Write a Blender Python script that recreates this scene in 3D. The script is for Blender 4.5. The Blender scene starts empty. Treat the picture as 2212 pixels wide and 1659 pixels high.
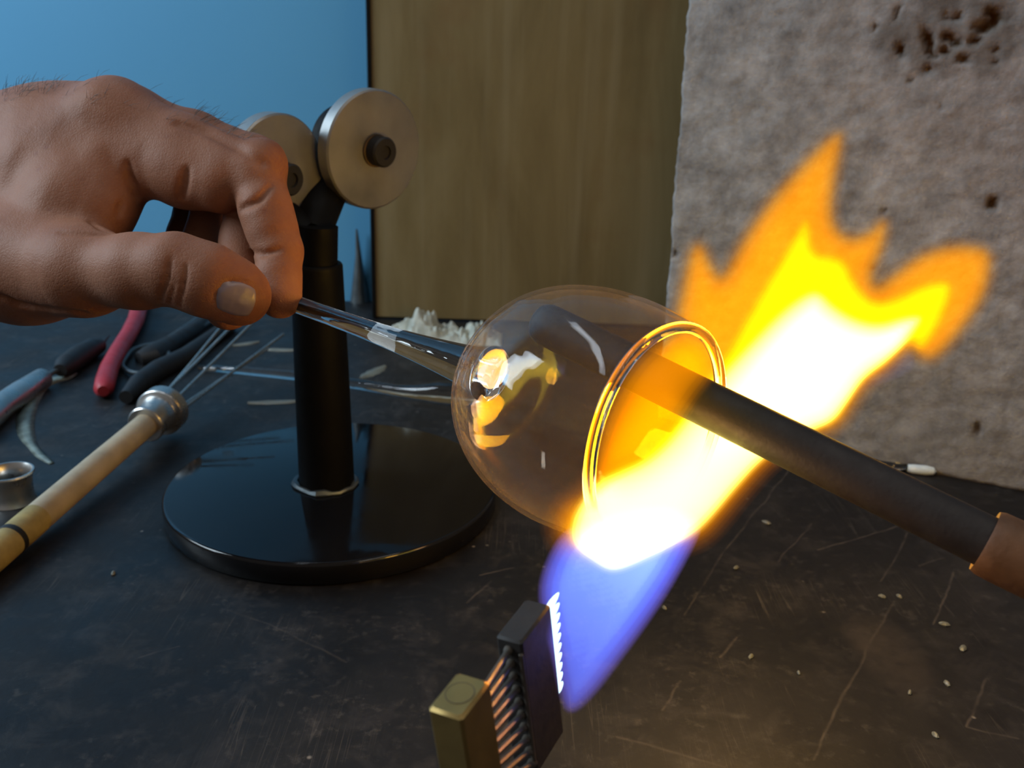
import bpy, math, random
import numpy as np
from mathutils import Vector

# ------------------------------------------------------------------ camera, world, lights, exposure
S = bpy.context.scene
COL = S.collection
FPX, CX, CY = 2000.0, 1106.0, 829.5
PITCH, ROLL, CAMH = math.radians(19.0), math.radians(1.75), 195.0
_R0 = np.array([1.0, 0, 0]); _U0 = np.array([0, math.sin(PITCH), math.cos(PITCH)])
FW = np.array([0, math.cos(PITCH), -math.sin(PITCH)])
RT = math.cos(ROLL) * _R0 + math.sin(ROLL) * _U0
UP = -math.sin(ROLL) * _R0 + math.cos(ROLL) * _U0
CAM = np.array([0, 0, CAMH])

def P(px, py, d):                       # pixel + depth (mm) -> camera space mm (right, up, depth)
    return np.array([(px - CX) / FPX * d, (CY - py) / FPX * d, d])
def cw(p):                              # camera space mm -> world mm
    p = np.asarray(p, float)
    return CAM + p[..., 0:1] * RT + p[..., 1:2] * UP + p[..., 2:3] * FW
def W(px, py, d):
    return cw(P(px, py, d))
def T(px, py, z=0.0):                   # pixel -> world mm on the horizontal plane z
    v = W(px, py, 1.0) - CAM
    return CAM + v * ((z - CAMH) / v[2])
def dv(v):                              # camera space direction -> world direction
    return v[0] * RT + v[1] * UP + v[2] * FW

cam = bpy.data.cameras.new('camera'); camo = bpy.data.objects.new('camera', cam); COL.objects.link(camo)
cam.sensor_width = 36; cam.sensor_fit = 'HORIZONTAL'; cam.lens = FPX / 2212 * 36
cam.clip_start = 0.01; cam.clip_end = 50
from mathutils import Matrix
camo.matrix_world = Matrix(((RT[0], UP[0], -FW[0], 0), (RT[1], UP[1], -FW[1], 0), (RT[2], UP[2], -FW[2], CAMH / 1000), (0, 0, 0, 1)))
cam.dof.use_dof = True; cam.dof.focus_distance = 0.245; cam.dof.aperture_fstop = 26
S.camera = camo

S.view_settings.view_transform = 'Standard'; S.view_settings.look = 'None'
S.view_settings.gamma = 1; S.view_settings.use_curve_mapping = False
S.view_settings.exposure = 0.0
S.cycles.use_denoising = True; S.cycles.use_adaptive_sampling = True; S.cycles.adaptive_threshold = 0.035; S.cycles.adaptive_min_samples = 16
S.cycles.max_bounces = 14; S.cycles.transmission_bounces = 12; S.cycles.transparent_max_bounces = 160
S.cycles.diffuse_bounces = 2; S.cycles.glossy_bounces = 6
S.cycles.caustics_reflective = False; S.cycles.caustics_refractive = False
S.cycles.sample_clamp_indirect = 4.0

wd = bpy.data.worlds.new('room_ambient'); S.world = wd; wd.use_nodes = True
wd.node_tree.nodes['Background'].inputs[0].default_value = (1.0, 0.90, 0.82, 1)
wd.node_tree.nodes['Background'].inputs[1].default_value = 0.15

def area(name, loc, target, sx, sy, watts, color):
    l = bpy.data.lights.new(name, 'AREA'); l.shape = 'RECTANGLE'; l.size = sx; l.size_y = sy; l.energy = watts; l.color = color
    o = bpy.data.objects.new(name, l); COL.objects.link(o); o.location = loc
    o.rotation_euler = (Vector(target) - Vector(loc)).to_track_quat('-Z', 'Y').to_euler(); return o
def point(name, loc_mm, watts, color, r=0.01):
    l = bpy.data.lights.new(name, 'POINT'); l.energy = watts; l.color = color; l.shadow_soft_size = r
    o = bpy.data.objects.new(name, l); COL.objects.link(o); o.location = [c / 1000 for c in loc_mm]; return o
# ceiling tubes of the workshop and a window to the left that washes the blue wall
area('ceiling_tube_light', (-0.35, 0.25, 1.35), (-0.35, 0.25, 0), 0.07, 1.1, 2.1, (0.78, 0.88, 1.0))
area('ceiling_tube_light', (0.45, -0.1, 1.35), (0.45, -0.1, 0), 0.07, 1.1, 2.1, (1.0, 0.93, 0.84))
area('window_light', (-1.15, 0.30, 0.75), (-0.3, 0.79, 0.28), 0.5, 0.6, 16.0, (0.72, 0.88, 1.0))
# the flame's own light
FL = (1.0, 0.52, 0.24)
point('flame_light', W(1345, 1120, 196), 0.06, FL, 0.008)
point('flame_light', W(1580, 900, 252), 0.26, FL, 0.014)
point('flame_light', W(1760, 690, 300), 0.16, FL, 0.016)

# ------------------------------------------------------------------ helpers
rng = np.random.default_rng(7); random.seed(7)

def nrm(v):
    v = np.asarray(v, float); return v / np.linalg.norm(v)
def frame(ax):
    ax = nrm(ax); t = np.array([0, 0, 1.0]) if abs(ax[2]) < 0.9 else np.array([1.0, 0, 0])
    u = nrm(np.cross(t, ax)); return u, np.cross(ax, u), ax

class MB:
    """collects shapes (world mm) into one mesh"""
    def __init__(s): s.v = []; s.f = []; s.n = 0
    def add(s, v, f):
        s.v.append(np.asarray(v, float)); s.f += [[i + s.n for i in q] for q in f]; s.n += len(v); return s
    def rings(s, R, close0=True, close1=True, loop=False):
        n = len(R[0]); v = np.concatenate(R); f = []
        m = len(R)
        for i in range(m if loop else m - 1):
            a, b = i * n, ((i + 1) % m) * n
            for j in range(n):
                k = (j + 1) % n; f.append([a + j, a + k, b + k, b + j])
        if not loop:
            if close0: f.append(list(range(n))[::-1])
            if close1: f.append([(m - 1) * n + j for j in range(n)])
        return s.add(v, f)
    def tube(s, pts, rad, n=12, caps=True):
        pts = [np.asarray(p, float) for p in pts]; m = len(pts)
        rad = [rad] * m if np.isscalar(rad) else rad
        tan = [nrm(pts[min(i + 1, m - 1)] - pts[max(i - 1, 0)]) for i in range(m)]
        u, w, _ = frame(tan[0]); R = []
        for i in range(m):
            u = nrm(u - tan[i] * np.dot(u, tan[i])); w = np.cross(tan[i], u)
            R.append(np.array([pts[i] + rad[i] * (math.cos(a) * u + math.sin(a) * w) for a in np.linspace(0, 2 * math.pi, n, endpoint=False)]))
        return s.rings(R, caps, caps)
    def lathe(s, prof, o, ax, n=48, caps=True, loop=False):       # prof: (radius, height along ax)
        u, w, a = frame(ax); o = np.asarray(o, float); R = []
        for r, h in prof:
            R.append(np.array([o + a * h + max(r, 1e-3) * (math.cos(t) * u + math.sin(t) * w) for t in np.linspace(0, 2 * math.pi, n, endpoint=False)]))
        return s.rings(R, caps, caps, loop)
    def box(s, c, ax, size, bev=0.0):                             # oriented box with chamfered edges
        c = np.asarray(c, float); X, Y, Z = [nrm(a) for a in ax]; hx, hy, hz = [q / 2 for q in size]
        b = min(bev, hx * .9, hy * .9, hz * .9)
        if b <= 0:
            v = [c + i * hx * X + j * hy * Y + k * hz * Z for i in (-1, 1) for j in (-1, 1) for k in (-1, 1)]
            return s.add(v, [[0, 1, 3, 2], [4, 6, 7, 5], [0, 4, 5, 1], [2, 3, 7, 6], [0, 2, 6, 4], [1, 5, 7, 3]])
        def ring(x, y, z):
            q = [(x, y - b), (x - b, y), (-x + b, y), (-x, y - b), (-x, -y + b), (-x + b, -y), (x - b, -y), (x, -y + b)]
            return np.array([c + p * X + r * Y + z * Z for p, r in q])
        return s.rings([ring(hx - b, hy - b, -hz), ring(hx, hy, -hz + b), ring(hx, hy, hz - b), ring(hx - b, hy - b, hz)])

def link(name, v, f, mat, parent=None, smooth=True, sharp=35):
    me = bpy.data.meshes.new(name)
    v = np.asarray(v, float) / 1000.0
    c = v.mean(0); sv = 0.0                                         # outward facing normals
    tr = np.array([(q[0], q[i], q[i + 1]) for q in f for i in range(1, len(q) - 1)])
    sv = np.einsum('ij,ij->', v[tr[:, 0]] - c, np.cross(v[tr[:, 1]] - c, v[tr[:, 2]] - c))
    if sv < 0: f = [list(q)[::-1] for q in f]
    org = np.zeros(3)
    if parent is not None:
        org = np.array(ROOT[parent.name])
    me.from_pydata((v - org).tolist(), [], f)
    me.update()
    if smooth:
        me.polygons.foreach_set('use_smooth', [True] * len(me.polygons))
        if sharp: me.set_sharp_from_angle(angle=math.radians(sharp))
    me.materials.append(mat)
    o = bpy.data.objects.new(name, me); COL.objects.link(o)
    if parent is not None: o.parent = parent
    ROOT[o.name] = org
    return o
ROOT = {}
def obj(name, mb, mat, parent=None, smooth=True, sharp=35):
    # recentre top-level meshes on their own base
    v = np.concatenate(mb.v)
    if parent is None:
        c = np.array([v[:, 0].mean(), v[:, 1].mean(), v[:, 2].min()])
        o = link(name, v - c, mb.f, mat, None, smooth, sharp); o.location = c / 1000; ROOT[o.name] = c / 1000
        return o
    return link(name, v, mb.f, mat, parent, smooth, sharp)
def thing(name, label, cat, base_mm, group=None):
    o = bpy.data.objects.new(name, None); COL.objects.link(o); o.location = np.asarray(base_mm) / 1000
    o.empty_display_size = 0.02
    ROOT[o.name] = np.asarray(base_mm, float) / 1000
    return tag(o, label, cat, group)
def tag(o, label, cat, group=None, kind=None):
    if label: o['label'] = label
    if cat: o['category'] = cat
    if group: o['group'] = group
    if kind: o['kind'] = kind
    return o

# ------------------------------------------------------------------ materials
def srgb(r, g, b):
    return tuple(((c / 255) / 12.92 if c / 255 <= .04045 else ((c / 255 + .055) / 1.055) ** 2.4) for c in (r, g, b)) + (1,)

class NT:
    def __init__(s, name):
        s.m = bpy.data.materials.new(name); s.m.use_nodes = True; s.t = s.m.node_tree; s.t.nodes.clear()
        s.out = s.t.nodes.new('ShaderNodeOutputMaterial')
    def n(s, typ, **kw):
        x = s.t.nodes.new(typ)
        for k, v in kw.items():
            if k in x.inputs: s.set(x, k, v)
            else: setattr(x, k, v)
        return x
    def set(s, x, k, v):
        if isinstance(v, bpy.types.NodeSocket): s.t.links.new(v, x.inputs[k])
        else: x.inputs[k].default_value = v
    def math(s, op, a, b=0.0, c=None, clamp=False):
        x = s.n('ShaderNodeMath', operation=op); x.use_clamp = clamp
        s.set(x, 0, a); s.set(x, 1, b)
        if c is not None: s.set(x, 2, c)
        return x.outputs[0]
    def coords(s, scale=(1, 1, 1), rot=(0, 0, 0)):
        c = s.n('ShaderNodeTexCoord'); m = s.n('ShaderNodeMapping'); s.t.links.new(c.outputs['Object'], m.inputs[0])
        m.inputs['Scale'].default_value = scale; m.inputs['Rotation'].default_value = rot; return m.outputs[0]
    def noise(s, vec, scale, detail=4, rough=.55, dist=0.0):
        x = s.n('ShaderNodeTexNoise'); s.t.links.new(vec, x.inputs['Vector'])
        x.inputs['Scale'].default_value = scale; x.inputs['Detail'].default_value = detail
        x.inputs['Roughness'].default_value = rough; x.inputs['Distortion'].default_value = dist; return x.outputs['Fac']
    def ramp(s, fac, stops):
        x = s.n('ShaderNodeValToRGB'); e = x.color_ramp.elements
        while len(e) < len(stops): e.new(0.5)
        for q, (p, c) in zip(e, stops):
            q.position = p; q.color = c if hasattr(c, '__len__') else (c, c, c, 1)
        s.t.links.new(fac, x.inputs[0]); return x.outputs[0]
    def mix(s, fac, a, b, blend='MIX'):
        x = s.n('ShaderNodeMix', data_type='RGBA', blend_type=blend)
        for i, v in ((0, fac), (6, a), (7, b)):
            if isinstance(v, bpy.types.NodeSocket): s.t.links.new(v, x.inputs[i])
            else: x.inputs[i].default_value = v
        return x.outputs[2]
    def bump(s, h, strength=.3, dist=.001, normal=None):
        x = s.n('ShaderNodeBump'); s.t.links.new(h, x.inputs['Height']); x.inputs['Strength'].default_value = strength
        x.inputs['Distance'].default_value = dist
        if normal is not None: s.t.links.new(normal, x.inputs['Normal'])
        return x.outputs[0]
    def bsdf(s, **kw):
        x = s.n('ShaderNodeBsdfPrincipled')
        for k, v in kw.items(): s.set(x, k.replace('_', ' '), v)
        s.t.links.new(x.outputs[0], s.out.inputs[0]); return x

def simple(name, col, rough=.5, metal=0.0, var=.25, scale=60, bump=.15, bscale=400, bdist=.0003, spec=.5):
    t = NT(name); v = t.coords(); f = t.noise(v, scale, 5)
    dark = tuple(c * (1 - var) for c in col[:3]) + (1,); lite = tuple(min(1, c * (1 + var)) for c in col[:3]) + (1,)
    c = t.ramp(f, [(.3, dark), (.7, lite)])
    nb = t.bump(t.noise(v, bscale, 3), bump, bdist)
    r = t.ramp(t.noise(v, scale * 1.7, 4), [(.3, max(0, rough - .1)), (.7, min(1, rough + .1))])
    t.bsdf(Base_Color=c, Roughness=r, Metallic=metal, Normal=nb, Specular_IOR_Level=spec)
    return t.m

def glass_mat(name, col=(1, 1, 1, 1), rough=0.0, bump=0.0, ior=1.48):
    t = NT(name); g = t.n('ShaderNodeBsdfGlass'); g.inputs['Color'].default_value = col; g.inputs['Roughness'].default_value = rough
    g.inputs['IOR'].default_value = ior
    if bump: t.t.links.new(t.bump(t.noise(t.coords(), 90, 2), bump, .001), g.inputs['Normal'])
    t.t.links.new(g.outputs[0], t.out.inputs[0]); return t.m

def thin_glass(name):
    t = NT(name); v = t.coords()
    n1 = t.noise(v, 30, 2, .4, 1.0)
    nb = t.bump(n1, .35, .003)
    tr = t.n('ShaderNodeBsdfTransparent'); gl = t.n('ShaderNodeBsdfGlossy'); gl.inputs['Roughness'].default_value = 0.03
    t.t.links.new(nb, gl.inputs['Normal'])
    lw = t.n('ShaderNodeLayerWeight'); lw.inputs['Blend'].default_value = .5
    c = t.ramp(lw.outputs['Facing'], [(0, (.985, .985, .98, 1)), (.7, (.96, .96, .955, 1)), (.93, (.86, .85, .84, 1)), (1, (.6, .58, .57, 1))])
    t.t.links.new(c, tr.inputs[0])
    l2 = t.n('ShaderNodeLayerWeight'); l2.inputs['Blend'].default_value = .5; t.t.links.new(nb, l2.inputs['Normal'])
    fr = t.math('MULTIPLY_ADD', t.math('POWER', l2.outputs['Facing'], 5.0), .85, .022)     # Schlick reflectance of one glass face
    mx = t.n('ShaderNodeMixShader')
    t.t.links.new(fr, mx.inputs[0]); t.t.links.new(tr.outputs[0], mx.inputs[1]); t.t.links.new(gl.outputs[0], mx.inputs[2])
    # pale diffuse veil mixed in for warm reflections and bright edges of the glass
    df = t.n('ShaderNodeBsdfDiffuse'); df.inputs[0].default_value = (.55, .47, .42, 1); tl = t.n('ShaderNodeBsdfTranslucent'); tl.inputs[0].default_value = (.75, .6, .5, 1)
    hz = t.n('ShaderNodeMixShader'); hz.inputs[0].default_value = .5; t.t.links.new(df.outputs[0], hz.inputs[1]); t.t.links.new(tl.outputs[0], hz.inputs[2])
    hf = t.math('MULTIPLY_ADD', t.math('POWER', lw.outputs['Facing'], 4.0), .10, .016)
    m2 = t.n('ShaderNodeMixShader'); t.t.links.new(hf, m2.inputs[0]); t.t.links.new(mx.outputs[0], m2.inputs[1]); t.t.links.new(hz.outputs[0], m2.inputs[2])
    t.t.links.new(m2.outputs[0], t.out.inputs[0]); return t.m

_fc = {}
def flame_mat(name, col, strength, acol=(1, .7, .2, 1), adens=0.0):
    t = NT(name); e = t.n('ShaderNodeEmission'); e.inputs[0].default_value = tuple(col) + (1,); e.inputs[1].default_value = strength
    o = e.outputs[0]
    if adens:
        a = t.n('ShaderNodeVolumeAbsorption'); a.inputs[0].default_value = acol; a.inputs[1].default_value = adens
        s = t.n('ShaderNodeAddShader'); t.t.links.new(o, s.inputs[0]); t.t.links.new(a.outputs[0], s.inputs[1]); o = s.outputs[0]
    t.t.links.new(o, t.out.inputs['Volume']); return t.m

def emis(name, col, strength):
    t = NT(name); e = t.n('ShaderNodeEmission'); e.inputs[0].default_value = tuple(col) + (1,); e.inputs[1].default_value = strength
    t.t.links.new(e.outputs[0], t.out.inputs[0]); return t.m

def bench_mat():
    t = NT('worn_black_bench'); v = t.coords()
    base = t.ramp(t.noise(v, 9, 6, .65), [(.30, (.0035, .003, .0033, 1)), (.52, (.0075, .0067, .0066, 1)), (.75, (.0155, .0137, .0132, 1))])
    dust = t.ramp(t.noise(v, 55, 6, .7, .4), [(.50, 0.0), (.70, 0.7)])
    c = t.mix(dust, base, (.031, .0275, .026, 1))
    grit = t.ramp(t.noise(v, 210, 5, .75), [(.55, 0.0), (.68, 0.6)])
    c = t.mix(t.math('MULTIPLY', grit, t.ramp(t.noise(v, 26, 4), [(.42, 0.1), (.62, 1.0)])), c, (.058, .052, .047, 1))
    dk = t.ramp(t.noise(v, 48, 3), [(.60, 0.0), (.72, .8)])
    c = t.mix(dk, c, (.004, .003, .003, 1))
    # long scratches: thin ridges of stretched noise in two directions
    for rot, sc, th in ((.62, (260, 5, 1), .012), (-1.05, (300, 7, 1), .008), (.25, (420, 10, 1), .006)):
        vv = t.coords(sc, (0, 0, rot))
        n = t.noise(vv, 1.0, 1, .4)
        ridge = t.math('ABSOLUTE', t.math('SUBTRACT', n, .5))
        line = t.math('SUBTRACT', 1.0, t.math('DIVIDE', ridge, th), clamp=True)
        msk = t.ramp(t.noise(v, 14 + th * 700, 2), [(.56, 0.0), (.66, 0.3)])
        c = t.mix(t.math('MULTIPLY', line, msk), c, (.105, .09, .078, 1))
    # the long scratches that can be told apart, each between two points of the bench
    sep = t.n('ShaderNodeSeparateXYZ'); wob = t.n('ShaderNodeVectorMath', operation='ADD'); t.t.links.new(v, wob.inputs[0])
    nz = t.n('ShaderNodeTexNoise'); t.t.links.new(v, nz.inputs['Vector']); nz.inputs['Scale'].default_value = 45
    sc = t.n('ShaderNodeVectorMath', operation='SCALE'); t.t.links.new(nz.outputs['Color'], sc.inputs[0]); sc.inputs['Scale'].default_value = .004
    t.t.links.new(sc.outputs[0], wob.inputs[1]); t.t.links.new(wob.outputs[0], sep.inputs[0]); X, Y = sep.outputs[0], sep.outputs[1]
    lines = [((1560, 1194), (1710, 1007), .5), ((1679, 1214), (1752, 1131), .35), ((1767, 1188), (1943, 1137), .55), ((1902, 1256), (1964, 1152), .4), ((1933, 1297), (1824, 1489), .4), ((1824, 1489), (1757, 1640), .45),
             ((2062, 1235), (2016, 1349), .5), ((2130, 1468), (2093, 1572), .45), ((2093, 1572), (2200, 1594), .4), ((490, 1315), (620, 1365), .3), ((620, 1365), (745, 1432), .25), ((1040, 1242), (1112, 1226), .6),
             ((1010, 1302), (1062, 1255), .5), ((1430, 1535), (1470, 1470), .55), ((1558, 1420), (1592, 1378), .5), ((1985, 1222), (2040, 1205), .4), ((1480, 1330), (1560, 1194), .3), ((300, 1420), (385, 1395), .3), ((1330, 1590), (1560, 1655), .3)]
    tot = None
    for pa, pb, st_ in lines:
        a = T(*pa) / 1000 - (0, .3, -.04) + .002; b = T(*pb) / 1000 - (0, .3, -.04) + .002; d = (b - a)[:2]; L = np.linalg.norm(d); d = d / L
        rx = t.math('SUBTRACT', X, float(a[0])); ry = t.math('SUBTRACT', Y, float(a[1]))
        al = t.math('ADD', t.math('MULTIPLY', rx, float(d[0])), t.math('MULTIPLY', ry, float(d[1])))
        ac = t.math('ABSOLUTE', t.math('SUBTRACT', t.math('MULTIPLY', ry, float(d[0])), t.math('MULTIPLY', rx, float(d[1]))))
        ov = t.math('MAXIMUM', t.math('SUBTRACT', t.math('ABSOLUTE', t.math('SUBTRACT', al, float(L / 2))), float(L / 2)), 0.0)
        m_ = t.math('MULTIPLY', t.math('SUBTRACT', 1.0, t.math('DIVIDE', t.math('ADD', ac, ov), .0007), clamp=True), st_)
        tot = m_ if tot is None else t.math('MAXIMUM', tot, m_)
    brk = t.ramp(t.noise(v, 120, 3), [(.35, .25), (.6, 1.0)])
    c = t.mix(t.math('MULTIPLY', tot, brk), c, (.11, .09, .075, 1))
    pc = T(1925, 1400) / 1000 - (0, .3, -.04)
    e1 = t.math('DIVIDE', t.math('SUBTRACT', X, float(pc[0])), .013); e2 = t.math('DIVIDE', t.math('SUBTRACT', Y, float(pc[1])), .024)
    bl = t.math('SUBTRACT', 1.25, t.math('ADD', t.math('MULTIPLY', e1, e1), t.math('MULTIPLY', e2, e2)), clamp=True)
    c = t.mix(t.math('MULTIPLY', bl, t.ramp(t.noise(v, 90, 5, .7), [(.3, .1), (.7, .75)])), c, (.045, .036, .030, 1))
    # fine pale flecks
    vo = t.n('ShaderNodeTexVoronoi'); t.t.links.new(v, vo.inputs['Vector']); vo.inputs['Scale'].default_value = 105
    fl = t.ramp(vo.outputs['Distance'], [(.03, 1.0), (.10, 0.0)])
    pick = t.ramp(t.noise(v, 30, 2), [(.58, 0.0), (.64, .8)])
    c = t.mix(t.math('MULTIPLY', fl, pick), c, (.22, .20, .18, 1))
    r = t.ramp(t.noise(v, 22, 5, .6), [(.3, .38), (.7, .62)])
    t.bsdf(Base_Color=c, Roughness=r, Normal=t.bump(t.noise(v, 160, 5, .6), .25, .0006), Specular_IOR_Level=.42)
    return t.m

def wall_mat():
    t = NT('pale_blue_wall'); v = t.coords()
    c = t.ramp(t.noise(v, 2.0, 4), [(.3, (.095, .33, .56, 1)), (.7, (.115, .36, .60, 1))])
    t.bsdf(Base_Color=c, Roughness=.6, Normal=t.bump(t.noise(v, 120, 3), .08, .0005), Specular_IOR_Level=.25); return t.m

def board_mat():
    t = NT('stained_brown_sheet'); v = t.coords((1, 1, .22))
    f = t.noise(v, 22, 6, .6, .5)
    c = t.ramp(f, [(.28, (.13, .091, .035, 1)), (.5, (.185, .134, .056, 1)), (.72, (.235, .176, .082, 1))])
    st = t.ramp(t.noise(t.coords((1, 1, .04)), 75, 3), [(.5, 0.0), (.75, .45)])
    c = t.mix(st, c, (.26, .205, .11, 1))
    rust = t.ramp(t.noise(t.coords(), 9, 4, .6), [(.55, 0.0), (.72, .6)])
    c = t.mix(rust, c, (.17, .092, .034, 1))
    t.bsdf(Base_Color=c, Roughness=.5, Normal=t.bump(f, .12, .001), Specular_IOR_Level=.3); return t.m

def fibre_mat():
    t = NT('rough_fibre_board'); v = t.coords()
    c = t.ramp(t.noise(v, 60, 7, .68), [(.28, (.13, .128, .126, 1)), (.5, (.235, .236, .234, 1)), (.70, (.335, .34, .342, 1))])
    br = t.ramp(t.noise(v, 9, 4), [(.5, 0.0), (.75, .45)])
    c = t.mix(br, c, (.185, .155, .125, 1))
    a = t.n('ShaderNodeAttribute', attribute_name='burn')
    c = t.mix(a.outputs['Fac'], c, (.035, .019, .006, 1))
    t.bsdf(Base_Color=c, Roughness=.95, Normal=t.bump(t.noise(v, 230, 5, .65), .6, .0012), Specular_IOR_Level=.1); return t.m

def skin_mat():
    t = NT('weathered_skin'); v = t.coords()
    c = t.ramp(t.noise(v, 38, 5, .6), [(.3, (.225, .088, .046, 1)), (.5, (.28, .117, .064, 1)), (.72, (.325, .152, .094, 1))])
    sp = t.n('ShaderNodeTexVoronoi'); t.t.links.new(v, sp.inputs['Vector']); sp.inputs['Scale'].default_value = 150
    spots = t.math('MULTIPLY', t.ramp(sp.outputs['Distance'], [(.08, 1.0), (.2, 0.0)]), t.ramp(t.noise(v, 60, 2), [(.55, 0.0), (.65, .55)]))
    c = t.mix(spots, c, (.20, .07, .045, 1))
    ve = t.n('ShaderNodeTexVoronoi', feature='DISTANCE_TO_EDGE'); t.t.links.new(v, ve.inputs['Vector']); ve.inputs['Scale'].default_value = 900
    n1 = t.bump(t.ramp(ve.outputs['Distance'], [(0, 0.0), (.2, 1.0)]), .18, .00025)
    n2 = t.bump(t.noise(v, 130, 5, .6), .30, .0011, n1)
    t.bsdf(Base_Color=c, Roughness=.58, Normal=n2, Specular_IOR_Level=.24, Subsurface_Weight=.18, Subsurface_Radius=(.0030, .0011, .0006), Subsurface_Scale=1.0)
    return t.m

M = dict(
    bench=bench_mat(), wall=wall_mat(), board=board_mat(), fibre=fibre_mat(), skin=skin_mat(),
    black_gloss=simple('glossy_black_enamel', (.006, .006, .007), .06, 0, .2, 30, .03, 200, .0003, .32),
    black=simple('black_paint', (.0025, .0025, .0025), .6, 0, .3, 60, .2, 500, .0003, .14),
    steel=simple('brushed_steel', (.27, .275, .27), .42, .6, .16, 45, .06, 700),
    chrome=simple('bright_metal', (.52, .51, .49), .32, .9, .12, 70, .05, 600),
    iron=simple('dark_burner_metal', (.020, .016, .014), .72, .0, .3, 90, .25, 600),
    brass=simple('dull_brass', (.30, .20, .065), .5, .75, .2, 60, .12, 500),
    tube=simple('tube_copper', (.125, .105, .085), .5, .55, .2, 90, .1, 500),
    graphite=simple('graphite', (.016, .0085, .0055), .62, 0, .25, 120, .25, 900),
    grip=simple('charred_wood_grip', (.11, .042, .013), .55, 0, .4, 90, .35, 300, .0006),
    wood=simple('pale_dowel', (.50, .40, .27), .6, 0, .22, 60, .2, 300),
    wood_old=simple('aged_dowel_end', (.36, .27, .10), .6, 0, .4, 70, .25, 300),
    red=simple('red_dipped_rubber', (.36, .022, .030), .45, 0, .15, 70, .1, 300),
    rubber=simple('black_rubber', (.008, .008, .009), .6, 0, .2, 70, .15, 400),
    grey_edge=simple('worn_grey_edge', (.10, .12, .13), .4, .6, .2, 80),
    wire=simple('spring_wire', (.42, .42, .40), .3, .9, .15, 90, .05),
    chip=simple('pale_shard', (.15, .155, .13), .4, 0, .2, 90, .2),
    streak=simple('pale_wax_streak', (.16, .20, .18), .5, 0, .45, 160, .4, 500),
    wool=simple('crumpled_white_film', (.42, .44, .38), .6, 0, .25, 120, .4, 300, .001),
    rust=simple('rusty_bolt', (.10, .065, .035), .6, .3, .4, 150),
    hair=simple('dark_hair', (.03, .02, .015), .5, 0, .2, 50),
    nail=None,
    glass=glass_mat('clear_glass', (1, 1, 1, 1), 0, .12), rim=glass_mat('fire_polished_rim', (1, .97, .94, 1), 0, .0),
    thin=thin_glass('thin_blown_glass'),
)
t = NT('thumb_nail_keratin'); v_ = t.coords()
t.bsdf(Base_Color=t.ramp(t.noise(v_, 60, 3), [(.3, (.23, .175, .195, 1)), (.7, (.29, .235, .26, 1))]), Roughness=.32, Specular_IOR_Level=.5, Normal=t.bump(t.noise(t.coords((1, 1, 1)), 220, 2), .08, .0003))
M['nail'] = t.m
M['tip'] = simple('milky_glass_tip', (.62, .72, .76), .12, 0, .08, 60, .05)

# ------------------------------------------------------------------ value noise + surface nets (numpy)
def vnoise2(x, y, seed=0):
    def h(i, j):
        q = (i * 374761393 + j * 668265263 + seed * 974711) & 0xffffffff
        q = ((q ^ (q >> 13)) * 1274126177) & 0xffffffff
        return ((q ^ (q >> 16)) & 0xffff) / 65535.0
    i = np.floor(x).astype(np.int64); j = np.floor(y).astype(np.int64); fx = x - i; fy = y - j
    fx = fx * fx * (3 - 2 * fx); fy = fy * fy * (3 - 2 * fy)
    return (h(i, j) * (1 - fx) + h(i + 1, j) * fx) * (1 - fy) + (h(i, j + 1) * (1 - fx) + h(i + 1, j + 1) * fx) * fy
def fbm2(x, y, o=4, seed=0):
    s = 0; a = .5
    for k in range(o): s = s + a * (vnoise2(x * 2 ** k, y * 2 ** k, seed + k) - .5); a *= .55
    return s

def surface_nets(F, org, h):
    ins = F < 0
    nx, ny, nz = F.shape
    cnt = np.zeros((nx - 1, ny - 1, nz - 1), np.int8)
    for a in (0, 1):
        for b in (0, 1):
            for c in (0, 1): cnt += ins[a:nx - 1 + a, b:ny - 1 + b, c:nz - 1 + c]
    ci = np.argwhere((cnt > 0) & (cnt < 8))
    idx = -np.ones(cnt.shape, np.int64); idx[tuple(ci.T)] = np.arange(len(ci))
    acc = np.zeros((len(ci), 3)); num = np.zeros(len(ci))
    cor = [(a, b, c) for a in (0, 1) for b in (0, 1) for c in (0, 1)]
    val = {q: F[ci[:, 0] + q[0], ci[:, 1] + q[1], ci[:, 2] + q[2]].astype(float) for q in cor}
    for q in cor:
        for ax in range(3):
            if q[ax] == 0:
                r = list(q); r[ax] = 1; r = tuple(r); A, B = val[q], val[r]
                m = (A < 0) != (B < 0); tt = np.where(m, A / np.where(m, A - B, 1), 0)
                for k in range(3): acc[:, k] += np.where(m, q[k] + (tt if k == ax else 0), 0)
                num += m
    V = org + h * (ci + acc / num[:, None])
    faces = []
    for ax in range(3):
        s0 = [slice(None)] * 3; s1 = [slice(None)] * 3; s0[ax] = slice(0, -1); s1[ax] = slice(1, None)
        A = ins[tuple(s0)]; B = ins[tuple(s1)]
        e = np.argwhere(A != B); b, c = (ax + 1) % 3, (ax + 2) % 3
        ok = (e[:, b] > 0) & (e[:, c] > 0) & (e[:, b] < F.shape[b] - 1) & (e[:, c] < F.shape[c] - 1); e = e[ok]
        def cell(db, dc):
            q = e.copy(); q[:, b] += db; q[:, c] += dc; return idx[tuple(q.T)]
        quad = np.stack([cell(-1, -1), cell(0, -1), cell(0, 0), cell(-1, 0)], 1)
        fl = ~A[tuple(e.T)]
        quad[fl] = quad[fl][:, ::-1]
        faces.append(quad)
    return V, np.concatenate(faces)

def smin(a, b, k):
    hh = np.maximum(k - np.abs(a - b), 0); return np.minimum(a, b) - hh * hh / (4 * k)
def smax(a, b, k): return -smin(-a, -b, k)

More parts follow.
